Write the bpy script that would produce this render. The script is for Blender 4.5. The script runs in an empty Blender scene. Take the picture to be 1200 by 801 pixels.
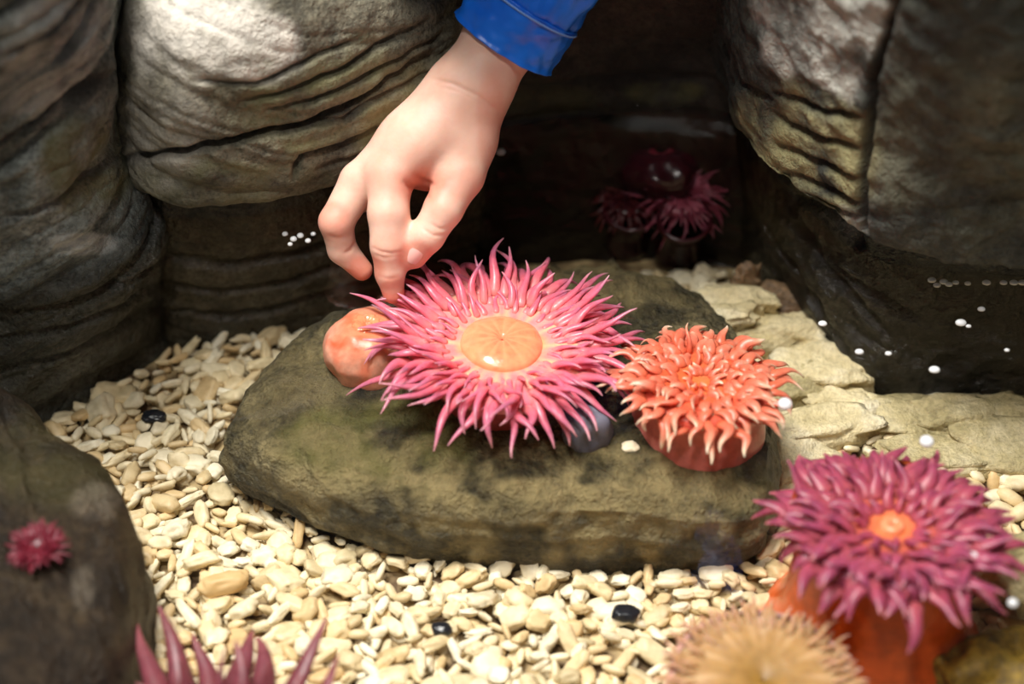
import bpy, math, random
import numpy as np
from mathutils import Vector

random.seed(7)
rng = np.random.default_rng(11)
SC = bpy.context.scene
COL = SC.collection

# ------------------------------------------------------------------ camera frame
FPX = 2000.0                       # 60 mm on 36 mm, 1200 px wide
DIST, PITCH = 0.65, math.radians(42)
cp, sp = math.cos(PITCH), math.sin(PITCH)
TGT = np.array([0, 0, 0.03])
CAM = TGT + DIST * np.array([0, -cp, sp])
FW = np.array([0, cp, -sp]); RT = np.array([1.0, 0, 0]); UP = np.array([0, sp, cp])
WATER = 0.064

def ray(px, py):
    return FW + (px - 600) / FPX * RT + (400.5 - py) / FPX * UP
def P(px, py, z):
    r = ray(px, py); t = (z - CAM[2]) / r[2]
    return CAM + t * r
def PT(px, py, t):
    return CAM + t * ray(px, py)
def proj(V):
    d = np.asarray(V) - CAM
    t = d @ FW
    return np.stack([600 + FPX * (d @ RT) / t, 400.5 - FPX * (d @ UP) / t, t], -1)

def lin(c):
    c = np.array(c, float) / 255
    c = np.where(c <= .04045, c / 12.92, ((c + .055) / 1.055) ** 2.4)
    return (float(c[0]), float(c[1]), float(c[2]), 1.0)

# ------------------------------------------------------------------ noise
_perm = rng.permutation(256); _perm = np.concatenate([_perm, _perm, _perm])
_g = rng.normal(size=(256, 3)); _g /= np.linalg.norm(_g, axis=1)[:, None]
def pn(p):
    p = np.asarray(p, float)
    i = np.floor(p).astype(int); f = p - i; i &= 255
    u = f * f * f * (f * (f * 6 - 15) + 10)
    out = 0
    for dx in (0, 1):
        for dy in (0, 1):
            for dz in (0, 1):
                h = _perm[_perm[_perm[i[:, 0] + dx] + i[:, 1] + dy] + i[:, 2] + dz]
                g = _g[h]
                d = (g * (f - np.array([dx, dy, dz]))).sum(1)
                w = (u[:, 0] if dx else 1 - u[:, 0]) * (u[:, 1] if dy else 1 - u[:, 1]) * (u[:, 2] if dz else 1 - u[:, 2])
                out = out + w * d
    return out * 1.6
def fbm(p, oct=4, gain=.5):
    p = np.asarray(p, float); a = 1; s = 0
    for k in range(oct):
        s = s + a * pn(p * 2 ** k + 17.3 * k); a *= gain
    return s
def ridge(p, oct=3):
    p = np.asarray(p, float); a = 1; s = 0
    for k in range(oct):
        s = s + a * (1 - np.abs(pn(p * 2 ** k + 31.7 * k)) * 2); a *= .5
    return s
def sm(a, b, x):
    t = np.clip((x - a) / (b - a), 0, 1); return t * t * (3 - 2 * t)

# ------------------------------------------------------------------ mesh helpers
def mk(name, V, F, mat, parent=None, smooth=True, attrs=None, origin=None, loc=None):
    V = np.asarray(V, float)
    if parent is not None: o0 = np.array(parent['_o'])
    elif origin is not None: o0 = np.asarray(origin, float)
    else: o0 = np.array([(V[:, 0].min() + V[:, 0].max()) / 2, (V[:, 1].min() + V[:, 1].max()) / 2, V[:, 2].min()])
    me = bpy.data.meshes.new(name)
    if isinstance(F, np.ndarray):
        me.vertices.add(len(V)); me.vertices.foreach_set('co', (V - o0).astype(np.float32).ravel())
        n, k = F.shape
        me.loops.add(n * k); me.loops.foreach_set('vertex_index', F.astype(np.int32).ravel())
        me.polygons.add(n); me.polygons.foreach_set('loop_start', np.arange(0, n * k, k, dtype=np.int32))
        me.update(calc_edges=True); me.validate()
    else:
        me.from_pydata([tuple(v) for v in V - o0], [], F); me.update()
    if smooth: me.polygons.foreach_set('use_smooth', [True] * len(me.polygons))
    for k, a in (attrs or {}).items():
        at = me.attributes.new(k, 'FLOAT', 'POINT'); at.data.foreach_set('value', np.asarray(a, np.float32))
    me.materials.append(mat)
    o = bpy.data.objects.new(name, me); COL.objects.link(o)
    if parent is not None: o.parent = parent
    else: o.location = o0
    o['_o'] = [float(x) for x in o0]
    if parent is not None: o['_o'] = parent['_o']
    return o
def empty(name, loc):
    o = bpy.data.objects.new(name, None); COL.objects.link(o); o.location = loc; o.empty_display_size = .01
    o['_o'] = [float(x) for x in loc]; return o
def tag(o, label, cat, group=None, kind=None):
    o['label'] = label; o['category'] = cat
    if group: o['group'] = group
    if kind: o['kind'] = kind
    return o

def catmull(pts, n, closed=False):
    p = np.asarray(pts, float); m = len(p)
    # parametrise by chord length so samples are even
    q = np.concatenate([p, p[:1]]) if closed else p
    seg = np.linalg.norm(np.diff(q, axis=0), axis=1) + 1e-9
    L = np.concatenate([[0], np.cumsum(seg)])
    s = np.linspace(0, L[-1], n, endpoint=not closed)
    k = np.clip(np.searchsorted(L, s, 'right') - 1, 0, len(seg) - 1)
    u = ((s - L[k]) / seg[k])[:, None]
    if closed: g = lambda i: p[i % m]
    else: g = lambda i: p[np.clip(i, 0, m - 1)]
    p0, p1, p2, p3 = g(k - 1), g(k), g(k + 1), g(k + 2)
    return .5 * (2 * p1 + (p2 - p0) * u + (2 * p0 - 5 * p1 + 4 * p2 - p3) * u ** 2 + (3 * p1 - p0 - 3 * p2 + p3) * u ** 3)

def grid_faces(m, n, closed):
    i = np.arange(m - 1)[:, None]; j = np.arange(n if closed else n - 1)[None, :]
    j2 = (j + 1) % n
    a = i * n + j; b = i * n + j2
    return np.stack([a, b, b + n, a + n], -1).reshape(-1, 4)

def vnormals(V, F):
    N = np.zeros_like(V)
    fn = np.cross(V[F[:, 2]] - V[F[:, 0]], V[F[:, 3 if F.shape[1] == 4 else 1]] - V[F[:, 1 if F.shape[1] == 4 else 0]])
    for k in range(F.shape[1]): np.add.at(N, F[:, k], fn)
    return N / (np.linalg.norm(N, axis=1)[:, None] + 1e-12)

def seg_dist2(Q, poly):
    """pixel distance of points Q (n,2) to a polyline, and the parameter along it"""
    best = np.full(len(Q), 1e9); tt = np.zeros(len(Q)); m = len(poly) - 1
    for k in range(m):
        a = np.array(poly[k], float); b = np.array(poly[k + 1], float); d = b - a
        u = np.clip(((Q - a) @ d) / (d @ d), 0, 1)
        dd = np.linalg.norm(Q - a - u[:, None] * d, axis=1)
        w = dd < best; best[w] = dd[w]; tt[w] = (k + u[w]) / m
    return best, tt
def creases(V, N, lines, wob=0):
    """lines: (polyline in photo pixels, width px, depth m): carved into the surface that faces the viewer"""
    pr = proj(V); Q = pr[:, :2].copy()
    if wob:
        Q[:, 0] += wob * pn(V * 90); Q[:, 1] += wob * pn(V * 90 + 50)
    face = ((CAM - V) * N).sum(1) / np.linalg.norm(CAM - V, axis=1)
    d = np.zeros(len(V))
    for poly, w, dep in lines:
        dist, t = seg_dist2(Q, poly)
        d -= dep * np.exp(-(dist / w) ** 2) * np.sqrt(np.clip(np.sin(np.pi * np.clip(t * .94 + .03, 0, 1)), 0, 1))
    return d * sm(-.1, .3, face)

# ------------------------------------------------------------------ materials
def newmat(name):
    m = bpy.data.materials.new(name); m.use_nodes = True
    nt = m.node_tree; b = nt.nodes['Principled BSDF']
    return m, nt, b
def nd(nt, t, **kw):
    n = nt.nodes.new(t)
    for k, v in kw.items(): setattr(n, k, v)
    return n
def ramp(nt, fac, stops):
    r = nd(nt, 'ShaderNodeValToRGB'); e = r.color_ramp.elements
    while len(e) < len(stops): e.new(.5)
    for x, (p, c) in zip(e, stops): x.position = p; x.color = c if len(c) == 4 else lin(c)
    nt.links.new(fac, r.inputs[0]); return r.outputs[0]
def noise(nt, vec, scale, detail=4, rough=.55, dist=0):
    n = nd(nt, 'ShaderNodeTexNoise'); n.inputs['Scale'].default_value = scale; n.inputs['Detail'].default_value = detail
    n.inputs['Roughness'].default_value = rough; n.inputs['Distortion'].default_value = dist
    nt.links.new(vec, n.inputs['Vector']); return n.outputs[0]
def mixc(nt, fac, a, b, mode='MIX'):
    n = nd(nt, 'ShaderNodeMix', data_type='RGBA', blend_type=mode)
    if isinstance(fac, (int, float)): n.inputs[0].default_value = fac
    else: nt.links.new(fac, n.inputs[0])
    for s, v in ((6, a), (7, b)):
        if isinstance(v, tuple): n.inputs[s].default_value = v if len(v) == 4 else lin(v)
        else: nt.links.new(v, n.inputs[s])
    return n.outputs[2]
def math_(nt, op, a, b=None, c=None, clamp=False):
    n = nd(nt, 'ShaderNodeMath', operation=op, use_clamp=clamp)
    for s, v in ((0, a), (1, b), (2, c)):
        if v is None: continue
        if isinstance(v, (int, float)): n.inputs[s].default_value = v
        else: nt.links.new(v, n.inputs[s])
    return n.outputs[0]
def attr(nt, name): 
    a = nd(nt, 'ShaderNodeAttribute'); a.attribute_name = name; return a.outputs['Fac']

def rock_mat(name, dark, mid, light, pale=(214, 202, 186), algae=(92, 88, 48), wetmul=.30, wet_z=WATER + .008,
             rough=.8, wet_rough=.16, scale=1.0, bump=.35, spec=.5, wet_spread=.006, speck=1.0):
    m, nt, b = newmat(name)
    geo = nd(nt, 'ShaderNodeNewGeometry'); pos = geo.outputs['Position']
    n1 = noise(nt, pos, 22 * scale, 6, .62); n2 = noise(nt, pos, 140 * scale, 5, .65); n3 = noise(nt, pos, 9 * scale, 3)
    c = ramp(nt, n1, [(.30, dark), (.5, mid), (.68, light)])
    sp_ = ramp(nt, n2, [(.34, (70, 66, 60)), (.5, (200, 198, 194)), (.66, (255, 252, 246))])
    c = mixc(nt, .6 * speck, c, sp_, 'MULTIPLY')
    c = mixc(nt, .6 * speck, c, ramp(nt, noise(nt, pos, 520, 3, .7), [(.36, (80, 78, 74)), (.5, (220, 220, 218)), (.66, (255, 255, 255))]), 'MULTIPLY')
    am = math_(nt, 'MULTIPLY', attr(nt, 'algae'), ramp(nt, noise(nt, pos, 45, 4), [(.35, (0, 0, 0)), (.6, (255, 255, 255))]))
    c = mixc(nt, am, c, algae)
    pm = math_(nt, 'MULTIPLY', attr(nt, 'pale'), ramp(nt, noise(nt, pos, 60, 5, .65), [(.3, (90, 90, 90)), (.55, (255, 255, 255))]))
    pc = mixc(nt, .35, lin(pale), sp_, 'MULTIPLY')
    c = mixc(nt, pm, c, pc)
    # carved cracks get a darker colour
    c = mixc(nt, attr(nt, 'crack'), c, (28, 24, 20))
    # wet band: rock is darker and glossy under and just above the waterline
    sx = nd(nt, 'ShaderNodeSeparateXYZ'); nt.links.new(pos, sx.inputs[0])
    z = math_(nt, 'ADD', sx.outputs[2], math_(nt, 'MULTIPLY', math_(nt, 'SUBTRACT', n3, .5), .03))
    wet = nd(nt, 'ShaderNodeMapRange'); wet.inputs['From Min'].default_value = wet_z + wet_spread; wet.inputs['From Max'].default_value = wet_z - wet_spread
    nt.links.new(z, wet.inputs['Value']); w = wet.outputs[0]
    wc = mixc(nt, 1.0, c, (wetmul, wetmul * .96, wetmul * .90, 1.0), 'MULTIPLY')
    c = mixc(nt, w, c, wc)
    nt.links.new(c, b.inputs['Base Color'])
    rr = math_(nt, 'ADD', math_(nt, 'MULTIPLY', w, wet_rough - rough), rough)
    nt.links.new(rr, b.inputs['Roughness']); b.inputs['Specular IOR Level'].default_value = spec
    bp = nd(nt, 'ShaderNodeBump'); bp.inputs['Strength'].default_value = bump; bp.inputs['Distance'].default_value = .004
    h = math_(nt, 'ADD', n2, math_(nt, 'MULTIPLY', noise(nt, pos, 480, 4, .65), .7))
    nt.links.new(h, bp.inputs['Height']); nt.links.new(bp.outputs[0], b.inputs['Normal'])
    return m

def flesh(name, stops, rough=.38, sss=.35, vein=None, spec=.45, bumpscale=300):
    """soft animal tissue; colour runs along attribute 't' (root to tip)"""
    m, nt, b = newmat(name)
    geo = nd(nt, 'ShaderNodeNewGeometry'); pos = geo.outputs['Position']
    t = attr(nt, 't')
    n = noise(nt, pos, 90, 3)
    tt = math_(nt, 'ADD', t, math_(nt, 'MULTIPLY', math_(nt, 'SUBTRACT', n, .5), .35))
    c = ramp(nt, tt, stops)
    c = mixc(nt, .35, c, ramp(nt, noise(nt, pos, bumpscale, 3), [(.3, (150, 140, 140)), (.6, (255, 255, 255))]), 'MULTIPLY')
    if vein:
        c = mixc(nt, attr(nt, 'vein'), c, vein)
    nt.links.new(c, b.inputs['Base Color'])
    b.inputs['Roughness'].default_value = rough; b.inputs['Specular IOR Level'].default_value = spec
    b.inputs['Subsurface Weight'].default_value = sss
    b.inputs['Subsurface Radius'].default_value = (1, .45, .35); b.inputs['Subsurface Scale'].default_value = .004
    bp = nd(nt, 'ShaderNodeBump'); bp.inputs['Strength'].default_value = .12; bp.inputs['Distance'].default_value = .001
    nt.links.new(noise(nt, pos, bumpscale * 1.5, 3), bp.inputs['Height']); nt.links.new(bp.outputs[0], b.inputs['Normal'])
    return m

# ------------------------------------------------------------------ rocks
def tex_disp(V, N, amp_big, amp_small, strata=None, seed=0.0):
    """strata: (direction vector, frequency, amplitude, warp)"""
    d = amp_big * fbm(V * 14 + seed, 4) + amp_small * ridge(V * 70 + seed, 3) * .5
    if strata is not None:
        for sd, fr, am, wp in strata:
            sd = np.array(sd, float); sd /= np.linalg.norm(sd)
            s = V @ sd + wp * fbm(V * 9 + seed + 5, 3)
            q = np.stack([s * fr, V[:, 0] * 4 + seed, V[:, 1] * 4 + seed], -1)
            r = pn(q); e = np.clip(1 - np.abs(r) * 3.2, 0, 1)
            d += am * (.7 * r - 1.1 * e ** 2) * (.55 + .6 * np.clip(fbm(V * 12 + seed + 9, 2) + .4, 0, 1.2))
    return d

def wall_rock(name, rings, mat, depth=.07, n=260, m=230, strata=None, amp=(.006, .0012), seed=0., lines=(), masks=None, wob=3, back_n=40, pn_x=0.0):
    """rings: [(z, [front points in photo pixels at that height, left to right])], lofted and closed at the back"""
    rr = []
    for z, pts in rings:
        fr = np.array([P(x, y, z) for x, y in pts])
        f = catmull(fr, n)
        b0 = f[-1] + np.array([.0, depth, 0]); b1 = f[0] + np.array([.0, depth, 0])
        b0[1] = b1[1] = max(b0[1], b1[1])
        bk = catmull([f[-1], b0, b1, f[0]], back_n + 2)[1:-1]
        bk[:, 2] = z
        rr.append(np.concatenate([f, bk]))
    rr = np.array(rr); k = rr.shape[1]
    # even spacing over height with a spline through the levels
    zs = rr[:, :n, :].mean(1); L = np.concatenate([[0], np.cumsum(np.linalg.norm(np.diff(zs, axis=0), axis=1))])
    s = np.linspace(0, L[-1], m); kk = np.clip(np.searchsorted(L, s, 'right') - 1, 0, len(L) - 2)
    u = ((s - L[kk]) / (L[kk + 1] - L[kk]))[:, None, None]; M = len(L)
    g = lambda i: rr[np.clip(i, 0, M - 1)]
    h0 = (L[np.clip(kk + 1, 0, M - 1)] - L[kk])[:, None, None]
    def tan(i):
        a = np.clip(i - 1, 0, M - 1); c = np.clip(i + 1, 0, M - 1)
        return (rr[c] - rr[a]) / (L[c] - L[a])[:, None, None]
    p1, p2 = g(kk), g(kk + 1); m1, m2 = tan(kk) * h0, tan(kk + 1) * h0
    G = (2 * u ** 3 - 3 * u ** 2 + 1) * p1 + (u ** 3 - 2 * u ** 2 + u) * m1 + (-2 * u ** 3 + 3 * u ** 2) * p2 + (u ** 3 - u ** 2) * m2
    V = G.reshape(-1, 3); F = grid_faces(m, k, True)
    N = vnormals(V, F)
    d = tex_disp(V, N, amp[0], amp[1], strata, seed)
    c = creases(V, N, lines, wob) if lines else np.zeros(len(V))
    V = V + N * (d + c)[:, None]
    top = V[-k:].mean(0) + np.array([0, 0, .01]); bot = V[:k].mean(0)
    nV = len(V); V = np.concatenate([V, [top, bot]])
    j = np.arange(k); j2 = (j + 1) % k
    cap = np.stack([(m - 1) * k + j, (m - 1) * k + j2, np.full(k, nV), np.full(k, nV)], -1)
    cb = np.stack([j2, j, np.full(k, nV + 1), np.full(k, nV + 1)], -1)
    faces = F.tolist() + [[a, b, c_] for a, b, c_, _ in cap.tolist()] + [[a, b, c_] for a, b, c_, _ in cb.tolist()]
    pr = proj(V); Vn = np.concatenate([N, [[0, 0, 1], [0, 0, -1]]])
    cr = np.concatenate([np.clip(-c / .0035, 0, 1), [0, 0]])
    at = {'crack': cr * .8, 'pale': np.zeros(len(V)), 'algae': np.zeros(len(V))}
    if masks: masks(at, V, pr, Vn)
    return mk(name, V, faces, mat, attrs=at)

def blob(pr, cx, cy, rx, ry, V=None, rough=.25, soft=.5, fr=45):
    d = np.sqrt(((pr[:, 0] - cx) / rx) ** 2 + ((pr[:, 1] - cy) / ry) ** 2)
    if V is not None: d = d + rough * fbm(V * fr, 3)
    return sm(1 + soft / 2, 1 - soft / 2, d)

M_grey = rock_mat('grey_rock', (80, 86, 82), (136, 142, 136), (190, 194, 188), bump=.7, pale=(208, 208, 202))
M_mid = rock_mat('tan_rock', (84, 80, 66), (144, 137, 116), (176, 170, 148), algae=(124, 120, 76), pale=(228, 220, 206), bump=.5)
M_back = rock_mat('shade_dark_rock', (34, 28, 24), (60, 51, 43), (84, 74, 60), wetmul=.18)  # brown rock, darkened further to stand in for shade on the rear wall
M_right = rock_mat('speckled_rock', (44, 47, 42), (78, 80, 70), (116, 116, 102), pale=(206, 204, 192), bump=.7, algae=(158, 150, 104), wetmul=.17)
M_slab = rock_mat('olive_rock', (30, 28, 18), (98, 91, 62), (176, 164, 124), pale=(172, 158, 114), algae=(104, 104, 50), wet_z=.2, wetmul=.82, wet_rough=.5, bump=.9, scale=2.2)
M_front = rock_mat('brown_rock', (36, 29, 22), (84, 68, 52), (128, 110, 84), wet_z=.2, wetmul=.5, wet_rough=.5, scale=1.8, bump=.7, spec=.3)

def masksA(at, V, pr, N):
    at['pale'] = np.maximum(blob(pr, 60, 60, 60, 70, V), .9 * blob(pr, 20, 110, 60, 22, V)) * .55 + .8 * blob(pr, 100, 285, 40, 12, V)
    at['algae'] = blob(pr, 100, 190, 55, 60, V) * .8
wall_rock('boulder', [
    (-.012, [(-170, 600), (-60, 560), (30, 528), (80, 500), (150, 462), (200, 425), (212, 385)]),
    (.030, [(-170, 500), (-60, 470), (20, 446), (90, 418), (150, 384), (184, 345), (186, 305)]),
    (.060, [(-170, 425), (-60, 394), (20, 366), (90, 342), (145, 318), (174, 280), (166, 232)]),
    (.078, [(-170, 370), (-60, 345), (15, 322), (80, 300), (128, 272), (156, 232), (150, 190)]),
    (.120, [(-170, 250), (-60, 236), (10, 218), (70, 196), (115, 162), (140, 122), (138, 80)]),
    (.170, [(-170, 110), (-60, 105), (0, 92), (60, 70), (105, 38), (130, 0), (128, -40)]),
    (.215, [(-170, -30), (-60, -35), (0, -45), (60, -65), (100, -95), (120, -130), (118, -160)]),
], M_grey, strata=[((-.30, -.25, 1), 62, .0032, .012), ((-.3, .1, 1), 150, .0012, .01)], seed=2.2, amp=(.006, .0014),
    lines=[([(-10, 172), (50, 148), (95, 118), (128, 84)], 5, .007), ([(-10, 252), (60, 232), (110, 205), (140, 180)], 4, .003), ([(0, 60), (60, 30), (100, 0)], 4, .004),
           ([(-5, 372), (70, 358), (140, 330), (180, 300)], 4, .003), ([(-5, 402), (80, 385), (150, 355), (190, 325)], 4, .003), ([(0, 445), (90, 415), (160, 380), (200, 350)], 4, .003)],
    masks=masksA)['_d'] = 1
tag(COL.objects[-1], 'tall layered grey boulder beside the boulder with the white top, wet dark below', 'rock')

def masksB(at, V, pr, N):
    at['pale'] = np.clip(blob(pr, 215, 20, 95, 66, V) + blob(pr, 300, 55, 60, 40, V) + .35 * blob(pr, 180, 160, 60, 60, V), 0, 1)
    at['algae'] = np.clip(.7 * blob(pr, 400, 120, 120, 70, V) + .6 * blob(pr, 290, 215, 120, 30, V), 0, 1)
wall_rock('boulder', [
    (-.012, [(170, 380), (190, 425), (230, 434), (300, 420), (390, 398), (470, 370), (560, 330)]),
    (.030, [(160, 300), (178, 335), (215, 342), (300, 330), (395, 310), (475, 284), (560, 245)]),
    (.052, [(152, 250), (170, 283), (210, 290), (300, 278), (400, 256), (480, 230), (560, 193)]),
    (.066, [(152, 218), (172, 246), (212, 254), (300, 243), (400, 221), (480, 195), (560, 156)]),
    (.077, [(152, 188), (174, 214), (212, 222), (300, 210), (400, 188), (480, 162), (560, 124)]),
    (.081, [(138, 176), (156, 212), (206, 240), (300, 233), (400, 208), (480, 178), (560, 134)]),
    (.086, [(129, 158), (146, 204), (202, 236), (300, 228), (400, 202), (480, 170), (560, 122)]),
    (.110, [(124, 92), (142, 142), (200, 176), (300, 168), (400, 141), (480, 108), (560, 58)]),
    (.140, [(128, 20), (146, 62), (205, 88), (300, 80), (400, 52), (478, 20), (550, -30)]),
    (.162, [(145, -50), (165, -18), (220, 6), (300, 0), (390, -25), (460, -55), (530, -95)]),
    (.176, [(175, -120), (200, -95), (240, -75), (300, -80), (380, -98), (440, -120), (500, -145)]),
], M_mid, strata=[((.22, -.2, 1), 42, .0016, .012), ((.25, 0, 1), 170, .0009, .01)], seed=7.7, amp=(.004, .001),
    lines=[([(150, 185), (220, 178), (290, 160), (350, 148), (420, 118), (500, 62)], 4, .006), ([(340, 205), (352, 180), (400, 170), (440, 148)], 3, .004),
           ([(280, 118), (360, 96), (430, 62), (500, 20)], 3.5, .003), ([(310, 130), (380, 110), (450, 76), (520, 35)], 3, .003), ([(225, 92), (300, 95), (350, 72), (420, 45)], 3, .0025),
           ([(330, 150), (400, 138), (450, 112), (520, 70)], 3, .003), ([(370, 196), (440, 170), (500, 120)], 3, .003),
           ([(170, 300), (260, 312), (340, 300), (430, 275)], 5, .003), ([(180, 335), (260, 345), (350, 330), (430, 300)], 4, .003), ([(190, 370), (280, 372), (360, 355), (430, 335)], 4, .003)],
    masks=masksB)
tag(COL.objects[-1], 'rounded tan boulder with a whitish top and cracked layers behind the hand', 'rock')

def masksC(at, V, pr, N):
    at['algae'] = .9 * blob(pr, 780, 110, 40, 14, V) + .5 * blob(pr, 640, 120, 50, 25, V)
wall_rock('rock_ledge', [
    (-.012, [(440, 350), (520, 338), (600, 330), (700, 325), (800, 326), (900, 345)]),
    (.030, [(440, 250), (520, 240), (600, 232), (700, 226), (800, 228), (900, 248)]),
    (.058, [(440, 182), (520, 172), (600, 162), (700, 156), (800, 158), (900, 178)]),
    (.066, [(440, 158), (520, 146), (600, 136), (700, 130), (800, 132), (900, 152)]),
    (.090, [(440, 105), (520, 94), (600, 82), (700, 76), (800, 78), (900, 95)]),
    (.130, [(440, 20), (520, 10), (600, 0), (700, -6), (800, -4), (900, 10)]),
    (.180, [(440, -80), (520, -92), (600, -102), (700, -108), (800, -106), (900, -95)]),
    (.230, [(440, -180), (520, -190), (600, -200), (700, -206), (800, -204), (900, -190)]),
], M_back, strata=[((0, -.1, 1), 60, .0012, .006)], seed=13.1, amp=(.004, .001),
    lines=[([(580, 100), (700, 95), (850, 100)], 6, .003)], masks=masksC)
tag(COL.objects[-1], 'dark brown rock ledge, tinted darker for shade, at the rear of the pool behind the hand', 'rock')

def masksD(at, V, pr, N):
    left = sm(1050, 1000, pr[:, 0] + (pr[:, 1] - 140) * .18 + 8 * fbm(V * 40, 2))
    at['pale'] = np.clip(.85 * blob(pr, 975, 30, 75, 62, V, .5) * left + .35 * blob(pr, 985, 265, 40, 22, V), 0, 1)
    at['algae'] = np.clip(.9 * blob(pr, 945, 190, 95, 90, V) * left + .12 * blob(pr, 1120, 180, 110, 110, V), 0, 1)
wall_rock('boulder', [
    (-.012, [(866, 330), (890, 368), (955, 430), (1020, 488), (1100, 500), (1200, 502), (1320, 495)]),
    (.030, [(866, 245), (886, 280), (945, 335), (1012, 384), (1095, 402), (1200, 406), (1320, 396)]),
    (.056, [(870, 190), (888, 218), (947, 270), (1012, 314), (1092, 336), (1200, 342), (1320, 332)]),
    (.070, [(872, 152), (890, 182), (949, 234), (1014, 278), (1094, 302), (1200, 310), (1320, 300)]),
    (.083, [(872, 124), (892, 150), (951, 203), (1016, 247), (1096, 272), (1200, 280), (1320, 270)]),
    (.087, [(860, 128), (874, 176), (932, 228), (1010, 276), (1086, 304), (1200, 314), (1320, 302)]),
    (.092, [(850, 104), (866, 160), (928, 214), (1010, 268), (1086, 298), (1200, 308), (1320, 296)]),
    (.115, [(847, 46), (864, 96), (928, 152), (1013, 208), (1088, 238), (1200, 248), (1320, 236)]),
    (.150, [(854, -24), (874, 10), (938, 64), (1026, 118), (1095, 148), (1200, 160), (1320, 146)]),
    (.185, [(878, -100), (903, -70), (960, -26), (1042, 22), (1105, 52), (1200, 64), (1320, 54)]),
    (.220, [(920, -190), (950, -165), (990, -128), (1060, -84), (1115, -56), (1200, -46), (1320, -56)]),
], M_right, strata=[((.30, -.2, 1), 75, .0005, .008)], seed=21.4, amp=(.0045, .0024),
    lines=[([(1058, -10), (1036, 50), (1018, 100), (1012, 180), (1010, 285)], 5, .008),
           ([(905, 112), (960, 132), (1008, 142)], 4, .004), ([(900, 140), (960, 164), (1006, 178)], 4, .004), ([(905, 172), (960, 196), (1005, 212)], 4, .004),
           ([(915, 205), (965, 228), (1004, 240)], 4, .004), ([(850, 50), (865, 100), (900, 120)], 4, .003), ([(935, 232), (975, 250), (1006, 258)], 3, .003),
           ([(900, 235), (990, 330), (1040, 390)], 4, .0025), ([(890, 260), (960, 350), (1000, 410)], 4, .0025), ([(930, 262), (1020, 340), (1090, 380)], 4, .0025)],
    masks=masksD)
tag(COL.objects[-1], 'big speckled boulder split by an upright crack, olive ribs on one face', 'rock')

# ---- mound rocks (slab and foreground rock)
def mound(name, contour, ztop, profile, mat, n=320, m=110, amp=(.004, .001), strata=None, seed=0., lines=(), masks=None, dome=.006, centre=None, zbot=-.01, wob=3):
    """contour: plan outline as photo pixels at height ztop; profile: [(outline scale, height fraction)] from base to centre"""
    c = catmull([P(x, y, ztop) for x, y in contour], n, closed=True)
    cen = c.mean(0) if centre is None else P(centre[0], centre[1], ztop)
    pr_ = np.array(profile, float)
    L = np.concatenate([[0], np.cumsum(np.hypot(np.diff(pr_[:, 0]) * .1, np.diff(pr_[:, 1]) * ztop))])
    s = np.linspace(0, L[-1], m); k = np.clip(np.searchsorted(L, s, 'right') - 1, 0, len(L) - 2)
    sc = catmull_1d(L, pr_[:, 0], s); zf = catmull_1d(L, pr_[:, 1], s)
    sc[-1] = 0.002
    V = []
    for a, z in zip(sc, zf):
        q = cen + (c - cen) * max(a, .002)
        q = q.copy(); q[:, 2] = z * ztop + dome * (1 - min(a, 1) ** 2) * (1 if z > .8 else 0)
        V.append(q)
    V = np.array(V).reshape(-1, 3); F = grid_faces(m, n, True)
    N = vnormals(V, F)
    d = tex_disp(V, N, amp[0], amp[1], strata, seed)
    cr = creases(V, N, lines, wob) if lines else np.zeros(len(V))
    V = V + N * (d + cr)[:, None]
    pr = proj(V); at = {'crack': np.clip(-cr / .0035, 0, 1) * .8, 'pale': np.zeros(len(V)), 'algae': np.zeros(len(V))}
    if masks: masks(at, V, pr, N)
    return mk(name, V, F, mat, attrs=at)
def catmull_1d(L, y, s):
    return np.interp(s, L, y)

def masksS(at, V, pr, N):
    at['algae'] = np.clip(.8 * blob(pr, 440, 520, 110, 50, V) + .6 * blob(pr, 900, 560, 60, 60, V), 0, 1)
    at['pale'] = np.clip(.6 * blob(pr, 322, 525, 14, 12, V) + .95 * blob(pr, 720, 585, 180, 44, V, 1.1, .8, 60) + .5 * blob(pr, 420, 560, 120, 50, V, 1.2, .7, 70) + .3 * blob(pr, 370, 560, 60, 18, V, .6) + .75 * blob(pr, 680, 325, 130, 34, V, .8, 1.0, 60) + .4 * blob(pr, 340, 450, 60, 50, V, .8, 1., 60), 0, 1)  # blob on the rear hump lightens the stone in place of light falling there
SLAB_Z = .034
slab_contour = [(250, 500), (272, 462), (300, 425), (335, 395), (375, 377), (430, 360), (500, 335), (560, 318), (620, 308), (690, 303), (760, 306), (815, 322), (850, 352),
                (885, 400), (908, 460), (914, 520), (910, 575), (885, 600), (800, 606), (700, 604), (600, 600), (500, 594), (410, 580), (345, 555), (290, 530), (262, 516)]
mound('flat_stone', slab_contour, SLAB_Z, [(.90, -.3), (.955, .05), (1.0, .3), (1.01, .62), (.99, .84), (.95, .96), (.87, 1.03), (.7, 1.06), (.4, 1.06), (0, 1.06)], M_slab,
      amp=(.0042, .0022), strata=[((.05, -.1, 1), 60, .0014, .008)], seed=4.4, dome=.003,
      lines=[([(330, 600), (350, 605), (375, 622)], 3, .003), ([(560, 320), (600, 312)], 5, .002), ([(640, 300), (655, 325)], 6, .004), ([(715, 300), (722, 325)], 6, .004), ([(420, 600), (520, 632), (640, 640)], 6, .0025)], masks=masksS)
tag(COL.objects[-1], 'flat olive brown stone on the gravel with two big anemones on top', 'rock')

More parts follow.
